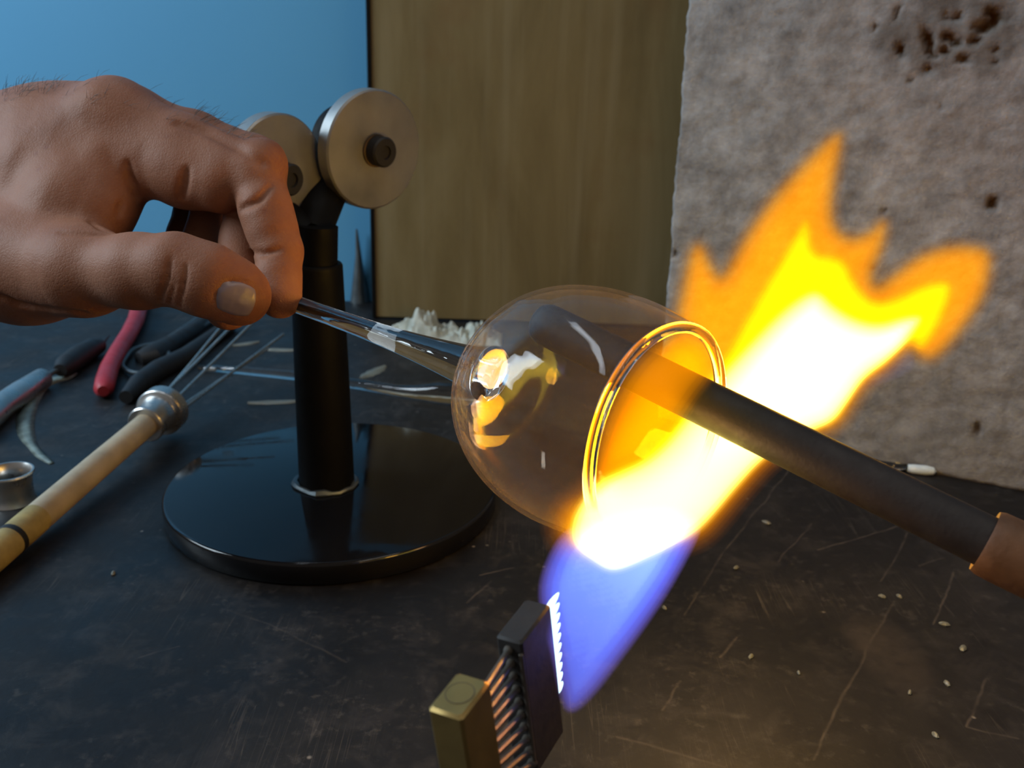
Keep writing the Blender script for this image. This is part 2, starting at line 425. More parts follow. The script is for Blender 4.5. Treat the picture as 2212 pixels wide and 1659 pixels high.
# ------------------------------------------------------------------ setting: wall and bench
wall_y = T(775, 648)[1]
mb = MB().box((0, wall_y + 20, 300), np.eye(3), (3200, 40, 2200), 3)
o = obj('wall_back', mb, M['wall']); tag(o, 'smooth pale blue wall behind the workbench', None, None, 'structure')

bench = thing('workbench', 'worn black workbench top, scratched and flecked with glass crumbs', 'table', (0, 300, -40))
fy = wall_y - 1
mb = MB().box((0, (fy - 350) / 2, -20), np.eye(3), (2400, fy + 350, 40), 4); obj('bench_top', mb, M['bench'], bench)
mb = MB().box((0, -320, -75), np.eye(3), (2300, 30, 70), 3); obj('front_rail', mb, M['bench'], bench)
for x, y in ((-1120, -290), (1120, -290), (-1120, fy - 60), (1120, fy - 60)):
    obj('leg', MB().box((x, y, -420), np.eye(3), (70, 70, 760), 4), M['bench'], bench)
mb = MB().box((0, 200, -820), np.eye(3), (3200, 1300, 40), 2); o = obj('floor', mb, M['black']); tag(o, 'dark workshop floor under the bench', None, None, 'structure')

# ------------------------------------------------------------------ backing board
bl, brr = T(812, 692), T(1437, 705); by = (bl[1] + brr[1]) / 2
bx0 = W(809, 300, 1.0) - CAM; bx0 = CAM + bx0 * ((by - CAM[1]) / bx0[1])
x0 = bl[0] - 3; x1 = brr[0] + 40
mb = MB().box(((x0 + x1) / 2, by + 4, 211), np.eye(3), (x1 - x0, 8, 420), 1.2)
o = thing('backing_board', None, None, ((x0 + x1) / 2, by, 0)); obj('sheet', mb, M['board'], o)
obj('edge_shadow_strip', MB().box((x0 + 1.2, by + 3.4, 211), np.eye(3), (3.2, 9.2, 420), .5), M['black'], o); tag(o, 'tall stained olive brown board standing upright against the blue wall', 'board')  # black strip stands in for the shadow line along the board's left edge

# ------------------------------------------------------------------ insulation board, rough, with burnt pits
p0, p1 = T(1900, 1000), T(2212, 1062)
ud = nrm(p1 - p0); nd = np.array([ud[1], -ud[0], 0.0])           # nd points towards the camera side
if np.dot(nd, CAM - p0) < 0: nd = -nd
def on_panel(px, py):
    v = W(px, py, 1.0) - CAM; q = CAM + v * (np.dot(p0 - CAM, nd) / np.dot(v, nd)); return np.dot(q - p0, ud), q[2]
uL = on_panel(1462, 345)[0]
lean_top = on_panel(1487, 5); lean_bot = on_panel(1437, 690)
uR = on_panel(2212, 400)[0] + 130; HT = 330.0; TH = 22.0
gu, gz = np.linspace(0, 1, 190), np.linspace(0, HT, 180)
UU, ZZ = np.meshgrid(gu, gz, indexing='ij')
left = lean_bot[0] + (ZZ - lean_bot[1]) * (lean_top[0] - lean_bot[0]) / (lean_top[1] - lean_bot[1]) + fbm2(ZZ / 5.0, ZZ * 0 + 3, 4, 5) * 2.2
UU2 = left + (uR - left) * UU
D = fbm2(UU2 / 5.5, ZZ / 3.0, 4, 1) * 1.5 + fbm2(UU2 / 40, ZZ / 30, 2, 9) * 3
burn = np.zeros_like(D)
pits = [(2002, 79, 16, 12), (2010, 100, 10, 14), (2046, 39, 12, 7), (2071, 35, 8, 6), (2045, 79, 16, 8), (2046, 108, 16, 8), (2066, 92, 12, 8), (2128, 54, 18, 12),
        (2105, 89, 12, 6), (2017, 118, 8, 9), (2084, 129, 14, 5), (2150, 30, 18, 14), (1937, 25, 8, 15), (1942, 111, 14, 12), (2150, 108, 12, 7), (2150, 130, 8, 7),
        (1455, 548, 6, 8), (1885, 575, 5, 5), (2110, 930, 7, 14), (2145, 440, 9, 10), (1990, 62, 8, 6), (2003, 150, 9, 9), (2026, 150, 9, 7), (1888, 60, 6, 8), (1910, 455, 6, 5), (1965, 175, 6, 6), (2030, 235, 5, 5)]
wob = fbm2(UU2 / 3.2, ZZ / 3.2, 3, 21) * 2.2
for px, py, rx, ry in pits:
    u, z = on_panel(px, py); k = 0.24
    q = np.sqrt(((UU2 - u) / (rx * k)) ** 2 + ((ZZ - z) / (ry * k)) ** 2) + wob
    dep = np.clip(1.25 - q, 0, 1); D -= 4.2 * dep * min(1, rx / 12); burn = np.maximum(burn, np.clip(1.35 - q, 0, 1) * min(1, .35 + rx / 16))
u, z = on_panel(2075, 70)
q = np.sqrt(((UU2 - u) / 34) ** 2 + ((ZZ - z) / 20) ** 2) + fbm2(UU2 / 9, ZZ / 9, 3, 4) * 1.6
burn = np.maximum(burn, np.clip(1.1 - q, 0, .42))
front = p0 + UU2[..., None] * ud + D[..., None] * nd; front[..., 2] = ZZ
back = p0 + UU2[..., None] * ud - TH * nd; back[..., 2] = ZZ
nu, nz_ = UU.shape
V = np.concatenate([front.reshape(-1, 3), back.reshape(-1, 3)]); off = nu * nz_
I = np.arange(off).reshape(nu, nz_)
fq = np.stack([I[:-1, :-1], I[1:, :-1], I[1:, 1:], I[:-1, 1:]], -1).reshape(-1, 4)
Fc = fq.tolist() + [[b + off for b in r[::-1]] for r in fq.tolist()]
for i in range(nz_ - 1):
    Fc.append([int(I[0, i]), int(I[0, i + 1]), int(I[0, i + 1]) + off, int(I[0, i]) + off]); Fc.append([int(I[-1, i + 1]), int(I[-1, i]), int(I[-1, i]) + off, int(I[-1, i + 1]) + off])
for i in range(nu - 1):
    Fc.append([int(I[i + 1, 0]), int(I[i, 0]), int(I[i, 0]) + off, int(I[i + 1, 0]) + off]); Fc.append([int(I[i, -1]), int(I[i + 1, -1]), int(I[i + 1, -1]) + off, int(I[i, -1]) + off])
mb = MB().add(V, Fc); o = obj('insulation_board', mb, M['fibre'], sharp=0)
at = o.data.attributes.new('burn', 'FLOAT', 'POINT'); at.data.foreach_set('value', np.concatenate([burn.ravel(), burn.ravel() * 0]).astype(np.float32))
tag(o, 'rough grey fibre insulation board with burnt brown pits, standing behind the flame', 'board')

# ------------------------------------------------------------------ roller stand
bc = T(721, 1040, 10); brad = 84.0
stand = thing('roller_stand', 'black glassworking roller stand with round glossy base and two steel rollers', 'stand', (bc[0], bc[1], 0))
edge = T(357, 1050, 10); brad = np.linalg.norm((edge - bc)[:2]) 
mb = MB().lathe([(brad - 1, 0), (brad, 1), (brad, 8.6), (brad - .5, 9.6), (brad - 1.5, 10), (1, 10)], (bc[0], bc[1], 0), (0, 0, 1), 96)
obj('base_plate', mb, M['black_gloss'], stand, sharp=50)
pb = T(706, 1042, 10); post_top_px = (684, 568)
def at_y(px, py, y):
    v = W(px, py, 1.0) - CAM; return CAM + v * ((y - CAM[1]) / v[1])
pt = at_y(*post_top_px, pb[1])
zt = pt[2]
mb = MB().lathe([(12.6, 0), (12.6, 3), (11.9, zt * .5), (11.0, zt - 12), (11.0, zt - 11), (10.4, zt - 10)], pb, pt - pb, 40)
obj('post', mb, M['black'], stand)
mb = MB()
prof = []
for k in range(26):
    a = k / 26 * 2 * math.pi
    prof.append(pb + np.array([math.cos(a) * (13.6 + random.uniform(-.6, 1.2)), math.sin(a) * (13.6 + random.uniform(-.6, 1.2)), 0.4 + random.uniform(0, .5)]))
mb.tube(prof + prof[:1], [1.3 + random.uniform(-.5, .7) for _ in range(27)], 6)
obj('weld_bead', mb, M['grey_edge'], stand)
nrl = nrm([0.68, -0.73, -0.05])
cR = W(811, 325, 410); rR = 127 / FPX * 410
cL = W(606, 384, 386); rL = rR
nL = nrm([0.84, -0.54, -0.05]); nrl = nrm([0.735, -0.675, -0.05])
topz = at_y(688, 488, pb[1])
mb = MB().tube([pt - (0, 0, 14), topz], 8.2, 24); obj('upper_rod', mb, M['black'], stand)
mid = (cR + cL) / 2 - nrl * 14
# forked yoke that carries the two bearings
for c, nrl in ((cL, nL), (cR, nrl)):
    e = c - nrl * 21
    mb = MB(); a = topz - (0, 0, 6); b = e
    mb.tube([a - nrl * 6, (a + b) / 2 - nrl * 8 + np.array([0, 0, -4]), b], [8, 10, 12], 20); obj('yoke_arm', mb, M['black'], stand)
for c, nrl in ((cL, nL), (cR, nrl)):
    rad = rR
    rl = obj('roller', MB().lathe([(rad - .8, -7.5), (rad, -6.7), (rad, -.8), (rad - .8, 0), (5.6, 0), (5.6, -7.5)], c, nrl, 72, False, True), M['steel'], stand, sharp=40)
    obj('hub', MB().lathe([(5.5, -8), (5.5, 1.8), (6.6, 2.0), (6.6, 6.4), (5.9, 7.2), (3.0, 7.2), (2.8, 6.2), (.2, 6.2)], c, nrl, 28), M['rubber'], rl)
    obj('collar', MB().lathe([(7.2, -1), (7.2, 1.2), (5.4, 1.4), (5.4, -1)], c, nrl, 28, False, True), M['rust'], rl)
    obj('bearing_housing', MB().lathe([(17, -9), (17.6, -8.4), (17.6, -24), (16.5, -25)], c, nrl, 40), M['black'], rl)
sc = W(690, 486, 405)
obj('set_screw', MB().lathe([(1.6, -6), (1.6, 0), (3.0, 0), (3.2, .6), (3.2, 2.4), (2.6, 3)], sc, nrm(nrl + np.array([.3, 0, -.3])), 12), M['rust'], stand)

# ------------------------------------------------------------------ crumpled film at the board's foot, dark spike modelled in place of a soft wall shadow
def crumple(name, px0, py0, px1, py1, h, label, seed):
    a = T(px0, py0); b = T(px1, py1); L = np.linalg.norm(b - a); n, m = 46, 22; R = np.random.default_rng(seed)
    mb = MB(); vs = []
    for i in range(n):
        for j in range(m):
            u = i / (n - 1); w = j / (m - 1)
            env = math.sin(math.pi * u) ** .6 * math.sin(math.pi * w) ** .7
            x = a[0] + (b[0] - a[0]) * u; y = min(a[1], by - 4) - 34 + 32 * w + (b[1] - a[1]) * u * .3
            r = fbm2(np.array([u * 7 + seed]), np.array([w * 3.0]), 3, seed)[0]
            rid = abs(fbm2(np.array([u * 9 + seed]), np.array([w * 5.0]), 2, seed + 7)[0]) * 2
            z = max(.2, env * h * (.75 + 1.3 * r) - rid * h * .7 * env + .3)
            vs.append([x, min(y, by - 1.5), z])
    f = [[i * m + j, (i + 1) * m + j, (i + 1) * m + j + 1, i * m + j + 1] for i in range(n - 1) for j in range(m - 1)]
    k = len(vs); vs += [[x, y, .05] for x, y, z in vs]
    f += [[q + k for q in r[::-1]] for r in f]
    bd = [i * m for i in range(n)] + [(n - 1) * m + j for j in range(1, m)] + [i * m + m - 1 for i in range(n - 2, -1, -1)] + [j for j in range(m - 2, 0, -1)]
    for i in range(len(bd)):
        p, q = bd[i], bd[(i + 1) % len(bd)]; f.append([q, p, p + k, q + k])
    o = obj(name, MB().add(vs, f), M['wool'], sharp=25); tag(o, label, 'packaging', 'crumpled film at the foot of the board')
crumple('crumpled_film', 838, 712, 1010, 722, 24, 'larger heap of crumpled white film at the foot of the brown board', 3)
crumple('crumpled_film', 985, 718, 1085, 722, 15, 'smaller crumpled white film scrap at the brown board foot, beside the glass bowl', 11)
s0 = T(778, 650); s0[1] = wall_y - 6
mb = MB().tube([s0, s0 + (0, 0, 22), s0 + (0, 0, 40), s0 + (-1, 0, 62)], [8, 5, 2.6, .8], 16)
o = obj('shadow_spike', mb, M['grey_edge']); tag(o, 'slim dark spike standing in for a soft wall shadow between post and brown board', 'tool')

# ------------------------------------------------------------------ hand
def hand():
    h = 0.85
    off = 5.0
    def Q(px, py, d): return P(px, py, d + off)
    lo = np.array([-285.0, -22, 248]); hi = np.array([-52.0, 120, 408])
    n = np.ceil((hi - lo) / h).astype(int)
    G = [lo[i] + h * np.arange(n[i]) for i in range(3)]
    BIG = np.float32(40)
    def cap(A, pts, k, mar=13):
        for (a, ra), (b, rb) in zip(pts[:-1], pts[1:]):
            mx = max(ra, rb) + mar
            l = np.minimum(a, b) - mx; u = np.maximum(a, b) + mx
            i0 = np.clip(((l - lo) / h).astype(int), 0, n); i1 = np.clip(((u - lo) / h).astype(int) + 1, 0, n)
            if np.any(i1 <= i0): continue
            sl = tuple(slice(i0[i], i1[i]) for i in range(3))
            X = G[0][sl[0]][:, None, None]; Y = G[1][sl[1]][None, :, None]; Z = G[2][sl[2]][None, None, :]
            ab = b - a; L2 = max(ab @ ab, 1e-6)
            tt = np.clip(((X - a[0]) * ab[0] + (Y - a[1]) * ab[1] + (Z - a[2]) * ab[2]) / L2, 0, 1)
            d = np.sqrt((X - a[0] - tt * ab[0]) ** 2 + (Y - a[1] - tt * ab[1]) ** 2 + (Z - a[2] - tt * ab[2]) ** 2) - (ra + (rb - ra) * tt)
            A[sl] = smin(A[sl], d.astype(np.float32), k)
        return A
    new = lambda: np.full(n, BIG, np.float32)
    body = new()
    # forearm, metacarpals, back of the hand, thenar
    cap(body, [(Q(-480, 430, 352), 27), (Q(-160, 420, 350), 30)], 12)
    cap(body, [(Q(-160, 345, 342), 19), (Q(100, 304, 326), 15.5), (Q(245, 258, 312), 12.2)], 12)
    cap(body, [(Q(-160, 330, 358), 18), (Q(275, 262, 326), 11.6)], 12)
    cap(body, [(Q(-160, 370, 370), 17), (Q(268, 290, 341), 10.8)], 12)
    cap(body, [(Q(-160, 420, 378), 16), (Q(238, 330, 354), 10)], 12)
    cap(body, [(Q(-160, 520, 345), 24), (Q(40, 470, 332), 21), (Q(130, 410, 320), 17)], 14)
    cap(body, [(Q(-100, 560, 322), 21), (Q(60, 570, 304), 17.5), (Q(180, 585, 286), 12.6)], 10)
    cap(body, [(Q(110, 390, 314), 15), (Q(200, 420, 307), 11.5), (Q(232, 400, 307), 9.5)], 12)
    cap(body, [(Q(190, 330, 314), 13), (Q(250, 345, 310), 10.5)], 9)
    cap(body, [(Q(150, 450, 302), 12), (Q(212, 462, 301), 9.6)], 9)
    fing = []
    F_ = new()                                                     # index
    cap(F_, [(Q(245, 258, 312), 12.2), (Q(400, 318, 306), 10.2), (Q(552, 372, 298), 8.9)], 4)
    cap(F_, [(Q(330, 352, 306), 10.6), (Q(400, 376, 304), 10.2), (Q(478, 396, 300), 9.9)], 6)
    cap(F_, [(Q(552, 372, 298), 8.8), (Q(602, 542, 293), 7.7)], 2.4)
    cap(F_, [(Q(572, 452, 294), 8.2), (Q(584, 492, 293), 7.9)], 2.5)
    cap(F_, [(Q(602, 542, 293), 7.5), (Q(606, 640, 289), 6.5)], 1.8)
    cap(F_, [(Q(598, 600, 290), 7.2), (Q(603, 642, 288), 6.4)], 2)
    cap(F_, [(Q(572, 344, 299), 6.6), (Q(574, 350, 299), 6.6)], 4)
    fing.append((F_, 8))
    F_ = new()                                                     # middle
    cap(F_, [(Q(275, 262, 326), 11.6), (Q(420, 306, 320), 10), (Q(548, 348, 316), 8.7)], 4)
    cap(F_, [(Q(548, 348, 316), 8.6), (Q(528, 520, 307), 7.7), (Q(503, 648, 291), 7.4), (Q(492, 664, 288), 7.2)], 3)
    fing.append((F_, 6))
    F_ = new()                                                     # ring
    cap(F_, [(Q(268, 290, 341), 10.8), (Q(478, 372, 332), 8.4), (Q(446, 520, 322), 7.6), (Q(452, 600, 308), 7)], 3)
    fing.append((F_, 6))
    F_ = new()                                                     # little
    cap(F_, [(Q(238, 330, 354), 10), (Q(430, 402, 347), 7.5), (Q(404, 510, 337), 6.8), (Q(416, 585, 324), 6.2)], 3)
    fing.append((F_, 6))
    F_ = new()                                                     # thumb
    cap(F_, [(Q(60, 570, 304), 17), (Q(180, 585, 286), 12.4), (Q(300, 586, 275), 10.6), (Q(380, 582, 270), 10.3)], 5)
    cap(F_, [(Q(380, 582, 270), 10.2), (Q(450, 606, 270), 10.4), (Q(508, 630, 273), 9.0), (Q(522, 640, 274), 8.3)], 4)
    fing.append((F_, 7))
    tot = None
    for F_, k in fing:
        d = smin(body, F_, k); tot = d if tot is None else smin(tot, d, 1.1)
    del fing
    def samp(A, p):
        q = (p - lo) / h; i = np.floor(q).astype(int); i = np.clip(i, 0, n - 2); f = q - i; s = 0
        for a in (0, 1):
            for b in (0, 1):
                for c in (0, 1):
                    s = s + A[i[..., 0] + a, i[..., 1] + b, i[..., 2] + c] * np.abs(1 - a - f[..., 0]) * np.abs(1 - b - f[..., 1]) * np.abs(1 - c - f[..., 2])
        return s
    def surf(px, py, A=None):
        A = tot if A is None else A
        ds = np.arange(252, 400, .25); pts = np.stack([(px - CX) / FPX * ds, (CY - py) / FPX * ds, ds], -1)
        okk = np.all((pts > lo + 1) & (pts < hi - 2), 1); s = np.where(okk, samp(A, np.clip(pts, lo + 1, hi - 2)), 40)
        k = np.argmax(s < 0)
        return pts[k] if s[k] < 0 else None
    def grad(p):
        e = .6; g = np.array([samp(tot, p + e * np.eye(3)[i]) - samp(tot, p - e * np.eye(3)[i]) for i in range(3)]); return g / np.linalg.norm(g)
    def crease(poly, r=.55, k=1.3, inset=.15):
        pts = []
        for (xa, ya), (xb, yb) in zip(poly[:-1], poly[1:]):
            for tt in np.linspace(0, 1, 7):
                s = surf(xa + (xb - xa) * tt, ya + (yb - ya) * tt)
                if s is not None: pts.append(s - grad(s) * inset)
        if len(pts) < 2: return
        C = new(); m = len(pts)
        for i in range(m - 1):
            ta = math.sin(math.pi * (i + .3) / (m)) ; tb = math.sin(math.pi * (i + 1.3) / (m + .6))
            cap(C, [(pts[i], r * (.35 + .65 * max(ta, 0))), (pts[i + 1], r * (.35 + .65 * max(tb, 0)))], .3, 4)
        np.copyto(tot, smax(tot, -C, k))
    nail_c = [(512 + 47 * math.cos(a), 648 + 41 * math.sin(a)) for a in np.linspace(0, 2 * math.pi, 33)]
    # thumb knuckle wrinkles
    crease([(370, 552), (362, 600), (345, 652)], .7, .8); crease([(405, 566), (398, 610), (393, 640)], .55, .7); crease([(378, 606), (366, 655)], .35, .7); crease([(392, 628), (388, 662)], .3, .7)
    # joint folds of the index finger, web folds
    crease([(585, 402), (560, 432), (520, 452)], 1.1, 1.6); crease([(545, 545), (572, 549), (606, 538)], .8); crease([(404, 366), (398, 392), (392, 425)], 1.2, 2)
    crease([(276, 352), (280, 385), (296, 425)], 1.1, 2); crease([(196, 480), (222, 496), (240, 503)], .8, 1.6); crease([(130, 502), (180, 506), (240, 506)], .6, 1.6)
    crease([(262, 440), (256, 462)], .6, 2); crease([(30, 655), (100, 668), (180, 676)], .8, 2); crease([(0, 640), (60, 660)], .7, 2)
    # nail bed groove
    crease([nail_c[i] for i in range(14, 32)], .45, .8, .1)
    crease([(385, 266), (450, 286), (520, 322), (566, 352)], .7, 3.2)
    # tendon ridges on the back, mild lumps
    # build
    tot[0] = tot[1] = 1
    V, Fq = surface_nets(tot, lo, h)
    return V, Fq, surf, grad, samp, tot
HV, HF, surf, grad, samp, htot = hand()
hw = cw(HV)
hroot = thing('hand', "person's left hand pinching the glass stem between thumb and forefinger", 'hand', cw(P(0, 470, 330)))
# keep only the largest connected piece implicitly (grid edge is open at the wrist; close with a wrist stump)
link('skin', hw, HF.tolist(), M['skin'], hroot, True, 0)
# nail plate
ng, nvs, nf = 15, [], []
for i in range(ng):
    for j in range(ng):
        a = -1 + 2 * i / (ng - 1); b = -1 + 2 * j / (ng - 1)
        aa = a * math.sqrt(1 - .38 * b * b); bb = b * math.sqrt(1 - .38 * a * a)
        th = math.radians(14); u = 45 * aa; w = 38 * bb
        px = 510 + u * math.cos(th) - w * math.sin(th); py = 645 + u * math.sin(th) + w * math.cos(th)
        s = surf(px, py); g = grad(s)
        rr = max(abs(a), abs(b)); hgt = .42 if rr < .9 else -.25
        nvs.append(s + g * hgt * 1.0)
nf = [[i * ng + j, (i + 1) * ng + j, (i + 1) * ng + j + 1, i * ng + j + 1] for i in range(ng - 1) for j in range(ng - 1)]
nf = [q[::-1] for q in nf]
no = link('thumb_nail', cw(np.array(nvs)), nf, M['nail'], hroot, True, 0); no['label'] = 'broad short thumb nail'
# fine dark hairs along the back of the hand and finger
mb = MB()
def hairs(x0, x1, cnt, span, lift):
    for _ in range(cnt):
        px = random.uniform(x0, x1)
        for py in range(160, 420, 2):
            s = surf(px, py)
            if s is not None: break
        s = surf(px, py + random.uniform(0, span))
        if s is None: continue
        g = grad(s); d = nrm(np.array([random.uniform(.3, 1), random.uniform(-.2, .4), random.uniform(-.3, .3)]) + g * lift); L = random.uniform(3, 6.5)
        b = s + d * L * .5 + g * .3; c = s + d * L - g * random.uniform(-.6, 1.0)
        mb.tube([cw(s), cw(b), cw(c)], [.055, .05, .02], 3, False)
hairs(2, 130, 70, 30, .5); hairs(415, 545, 60, 24, .35); hairs(130, 400, 30, 60, .3)
o = obj('hair', mb, M['hair'], hroot, True, 0); o['kind'] = 'stuff'

# ------------------------------------------------------------------ glass piece: stem, bowl, rim
Sg, Cg = P(640, 657, 297), P(1424, 940, 208)
axc = nrm(Cg - Sg); LEN = np.linalg.norm(Cg - Sg)
gw = dv(axc); Sw = cw(Sg)
RIMR = 25.6
goblet = thing('blown_glass_bowl', 'clear blown glass bowl on a drawn stem, held mouth first in the flame', 'glassware', cw(Cg))
# outer profile: (radius, distance along axis from the stem point)
tE = LEN
prof_o = [(7.0, tE - 53.5), (13.5, tE - 51.5), (19.8, tE - 47.0), (24.6, tE - 40.5), (27.7, tE - 33), (29.2, tE - 25), (29.3, tE - 18), (28.6, tE - 11), (27.2, tE - 4.5), (RIMR, tE)]
def spline(pts, m):
    pts = np.array(pts, float); t0 = np.arange(len(pts)); tt = np.linspace(0, len(pts) - 1, m); out = []
    for q in tt:
        i = min(int(q), len(pts) - 2); f = q - i
        a, b = pts[i], pts[i + 1]; p = pts[i - 1] if i > 0 else 2 * a - b; r = pts[i + 2] if i + 2 < len(pts) else 2 * b - a
        out.append(.5 * ((2 * a) + (-p + b) * f + (2 * p - 5 * a + 4 * b - r) * f * f + (-p + 3 * a - 3 * b + r) * f ** 3))
    return out
po = spline(prof_o, 40)
u_, w_, a_ = frame(gw)
def bowl_ring(r, hh, n=96, ph=0.0):
    out = []
    for k in range(n):
        th = 2 * math.pi * k / n
        q = r * (1 + .006 * math.sin(3 * th + hh * .05) + .004 * math.sin(5 * th + 1.3 - hh * .08))
        out.append(Sw + gw * hh + q * (math.cos(th) * u_ + math.sin(th) * w_))
    return np.array(out)
outer = [bowl_ring(r, t_) for r, t_ in po]
inner = [bowl_ring(max(r - 1.1, .5), t_ + (1.2 if i < 8 else .3)) for i, (r, t_) in enumerate(po)]
inner[-1] = bowl_ring(RIMR - 1.1, tE)
mb = MB().rings(outer + inner[::-1], False, False)
obj('bowl', mb, M['thin'], goblet, sharp=0)
rimp = [bowl_ring(RIMR - .45 + 1.45 * math.cos(a), tE + 1.45 * math.sin(a)) for a in np.linspace(0, 2 * math.pi, 12, endpoint=False)]
mb = MB().rings(rimp, False, False, True); obj('rim', mb, M['rim'], goblet, sharp=0)['label'] = 'thick fire polished rim'
st = spline([(2.6, -16), (2.8, 0), (2.85, 25), (3.3, 45), (4.2, 62), (5.8, tE - 60), (6.9, tE - 55.0), (7.6, tE - 53.6), (6.5, tE - 52.9), (1, tE - 53.0)], 40)
mb = MB().lathe(st, Sw, gw, 48); obj('stem', mb, M['glass'], goblet, sharp=0)

# ------------------------------------------------------------------ graphite rod
ra, rb = P(1172, 697, 232), P(2135, 1172, 188)
rc = ra + (rb - ra) * 1.0; rdir = nrm(dv(rb - ra)); rA, rB = cw(ra), cw(rb); RR = 5.35; RL = np.linalg.norm(rB - rA)
paddle = thing('graphite_rod', 'black graphite shaping rod with charred wooden grip, reaching into the glass bowl', 'tool', rB)
mb = MB().lathe([(1.0, -2.2), (3.2, -2.0), (4.6, -1.0), (5.2, .6), (RR, 2.4), (RR, RL * .5), (RR, RL + 6)], rA, rdir, 40); obj('rod', mb, M['graphite'], paddle)
mb = MB().lathe([(RR, -.5), (6.6, -.7), (7.0, .4), (7.1, 3), (6.9, 14), (7.1, 40), (7.3, 80), (6.5, 84), (3, 85)], rB, rdir, 40); obj('grip', mb, M['grip'], paddle)

# ------------------------------------------------------------------ burner
A_ = nrm([0.4601, 0.8782, 0.1308]); C_ = nrm([0.8783, -0.4717, 0.0776]); D_ = nrm([0.1298, 0.0792, -0.9884])
DH = 171.0
hp = W(1190, 1305, DH)                                              # head: top corner at the port face, right side
def to_px(w):
    c = np.array([(w - CAM) @ RT, (w - CAM) @ UP, (w - CAM) @ FW]); return np.array([CX + FPX * c[0] / c[2], CY - FPX * c[1] / c[2]])
def solve_len(o, d, target):                                        # length along d that comes nearest the pixel
    best = min(np.linspace(.5, 80, 1600), key=lambda L: np.linalg.norm(to_px(o + d * L) - np.array(target))); return best
HB = solve_len(hp, D_, (1230, 1580)); HA = solve_len(hp, -A_, (1125, 1388)); HC = solve_len(hp - A_ * HA, -C_, (1070, 1374))
torch = thing('ribbon_burner', 'dark ribbon burner head fed by a row of thin tubes from a brass block', 'burner', (hp[0] - 15, hp[1] - 30, 0))
hc = hp + D_ * HB / 2 - A_ * HA / 2 - C_ * HC / 2
mb = MB().box(hc, (A_, C_, D_), (HA, HC, HB), .45); obj('burner_head', mb, M['iron'], torch)
# cheek plate that thickens the lower right side of the head
b0 = W(997, 1553, 142)
BB = 60.0; BA = solve_len(b0, A_, (1060, 1470)); BC = solve_len(b0, -C_, (920, 1535))
bcn = b0 + D_ * BB / 2 + A_ * BA / 2 - C_ * BC / 2
bk = obj('brass_block', MB().box(bcn, (A_, C_, D_), (BA, BC, BB), .5), M['brass'], torch)
plug_c = b0 + A_ * BA * .52 - C_ * BC * .5
obj('plug', MB().lathe([(BC * .36, -2), (BC * .36, .05), (.5, .05)], plug_c, -D_, 36), M['brass'], bk)
obj('plug_seam', MB().lathe([(BC * .36, -.2), (BC * .36, .08), (BC * .38, .08), (BC * .38, -.2)], plug_c, -D_, 36, False, True), M['rust'], bk)
nT = 11
def on_plane(px, py, o, n_):
    v = W(px, py, 1.0) - CAM; return CAM + v * (np.dot(o - CAM, n_) / np.dot(v, n_))
f0_, f1_ = on_plane(1098, 1404, hp - A_ * HA, A_), on_plane(1150, 1648, hp - A_ * HA, A_)
g0_, g1_ = on_plane(1052, 1478, b0 + A_ * BA, A_), on_plane(1080, 1700, b0 + A_ * BA, A_)
for k in range(nT):
    frnt = f0_ + (f1_ - f0_) * k / 9.0; back = g0_ + (g1_ - g0_) * k / 9.0
    frnt = frnt + A_ * .3; back = back - A_ * .3
    tb = obj('gas_tube', MB().tube([back, back * .5 + frnt * .5, frnt], .55, 10), M['tube'], torch)
    e = frnt - nrm(frnt - back) * 1.7
    obj('solder_collar', MB().tube([e, e + nrm(frnt - back) * .7, e + nrm(frnt - back) * 1.7], [.6, .85, .95], 10), M['tube'], tb)
sb = (f0_ + f1_) / 2 + C_ * 1.5; sl = np.linalg.norm(f1_ - f0_)
mb = MB().box(sb, (A_, C_, D_), (.9, .9, sl), .3); obj('solder_strip', mb, M['tube'], torch)
# mount under the brass block down to the bench (below the frame)
foot = bcn + D_ * BB / 2
obj('mount', MB().tube([foot - D_ * 3, np.array([foot[0], foot[1], 8.0]), np.array([foot[0], foot[1], 4.0])], [6, 6, 6], 20), M['iron'], torch)
obj('mount_foot', MB().lathe([(24, 0), (25, 1), (25, 5), (22, 6), (4, 6)], (foot[0], foot[1], 0), (0, 0, 1), 40), M['iron'], torch)

# ------------------------------------------------------------------ flame
flame = thing('torch_flame', 'roaring torch flame, blue at the burner, white in the middle, orange tongues on top', 'flame', W(1215, 1400, DH))
# ten little bright cones at the ports
cone_m = emis('blue_white_cone', (.66, .92, 1.0), 1.9)
port_px = [(1186, 1289, 34), (1193, 1316, 31), (1198, 1344, 30), (1203, 1374, 29), (1207, 1400, 30), (1211, 1428, 29), (1215, 1456, 28), (1219, 1480, 26), (1221, 1500, 22), (1225, 1518, 20)]
pc0 = hp - C_ * HC * .22 - A_ * .3
for k in range(10):
    s = 2.0 + k * (HB - 8.5) / 10 * .98
    q = pc0 + D_ * s; L = 5.8 - k * .22
    prof = [(.25, 0), (.60, L * .25), (.64, L * .5), (.48, L * .75), (.26, L * .92), (.03, L)]
    obj('inner_cone', MB().lathe(prof, q, nrm(A_ + np.array([0, 0, .10])), 14), cone_m, flame)

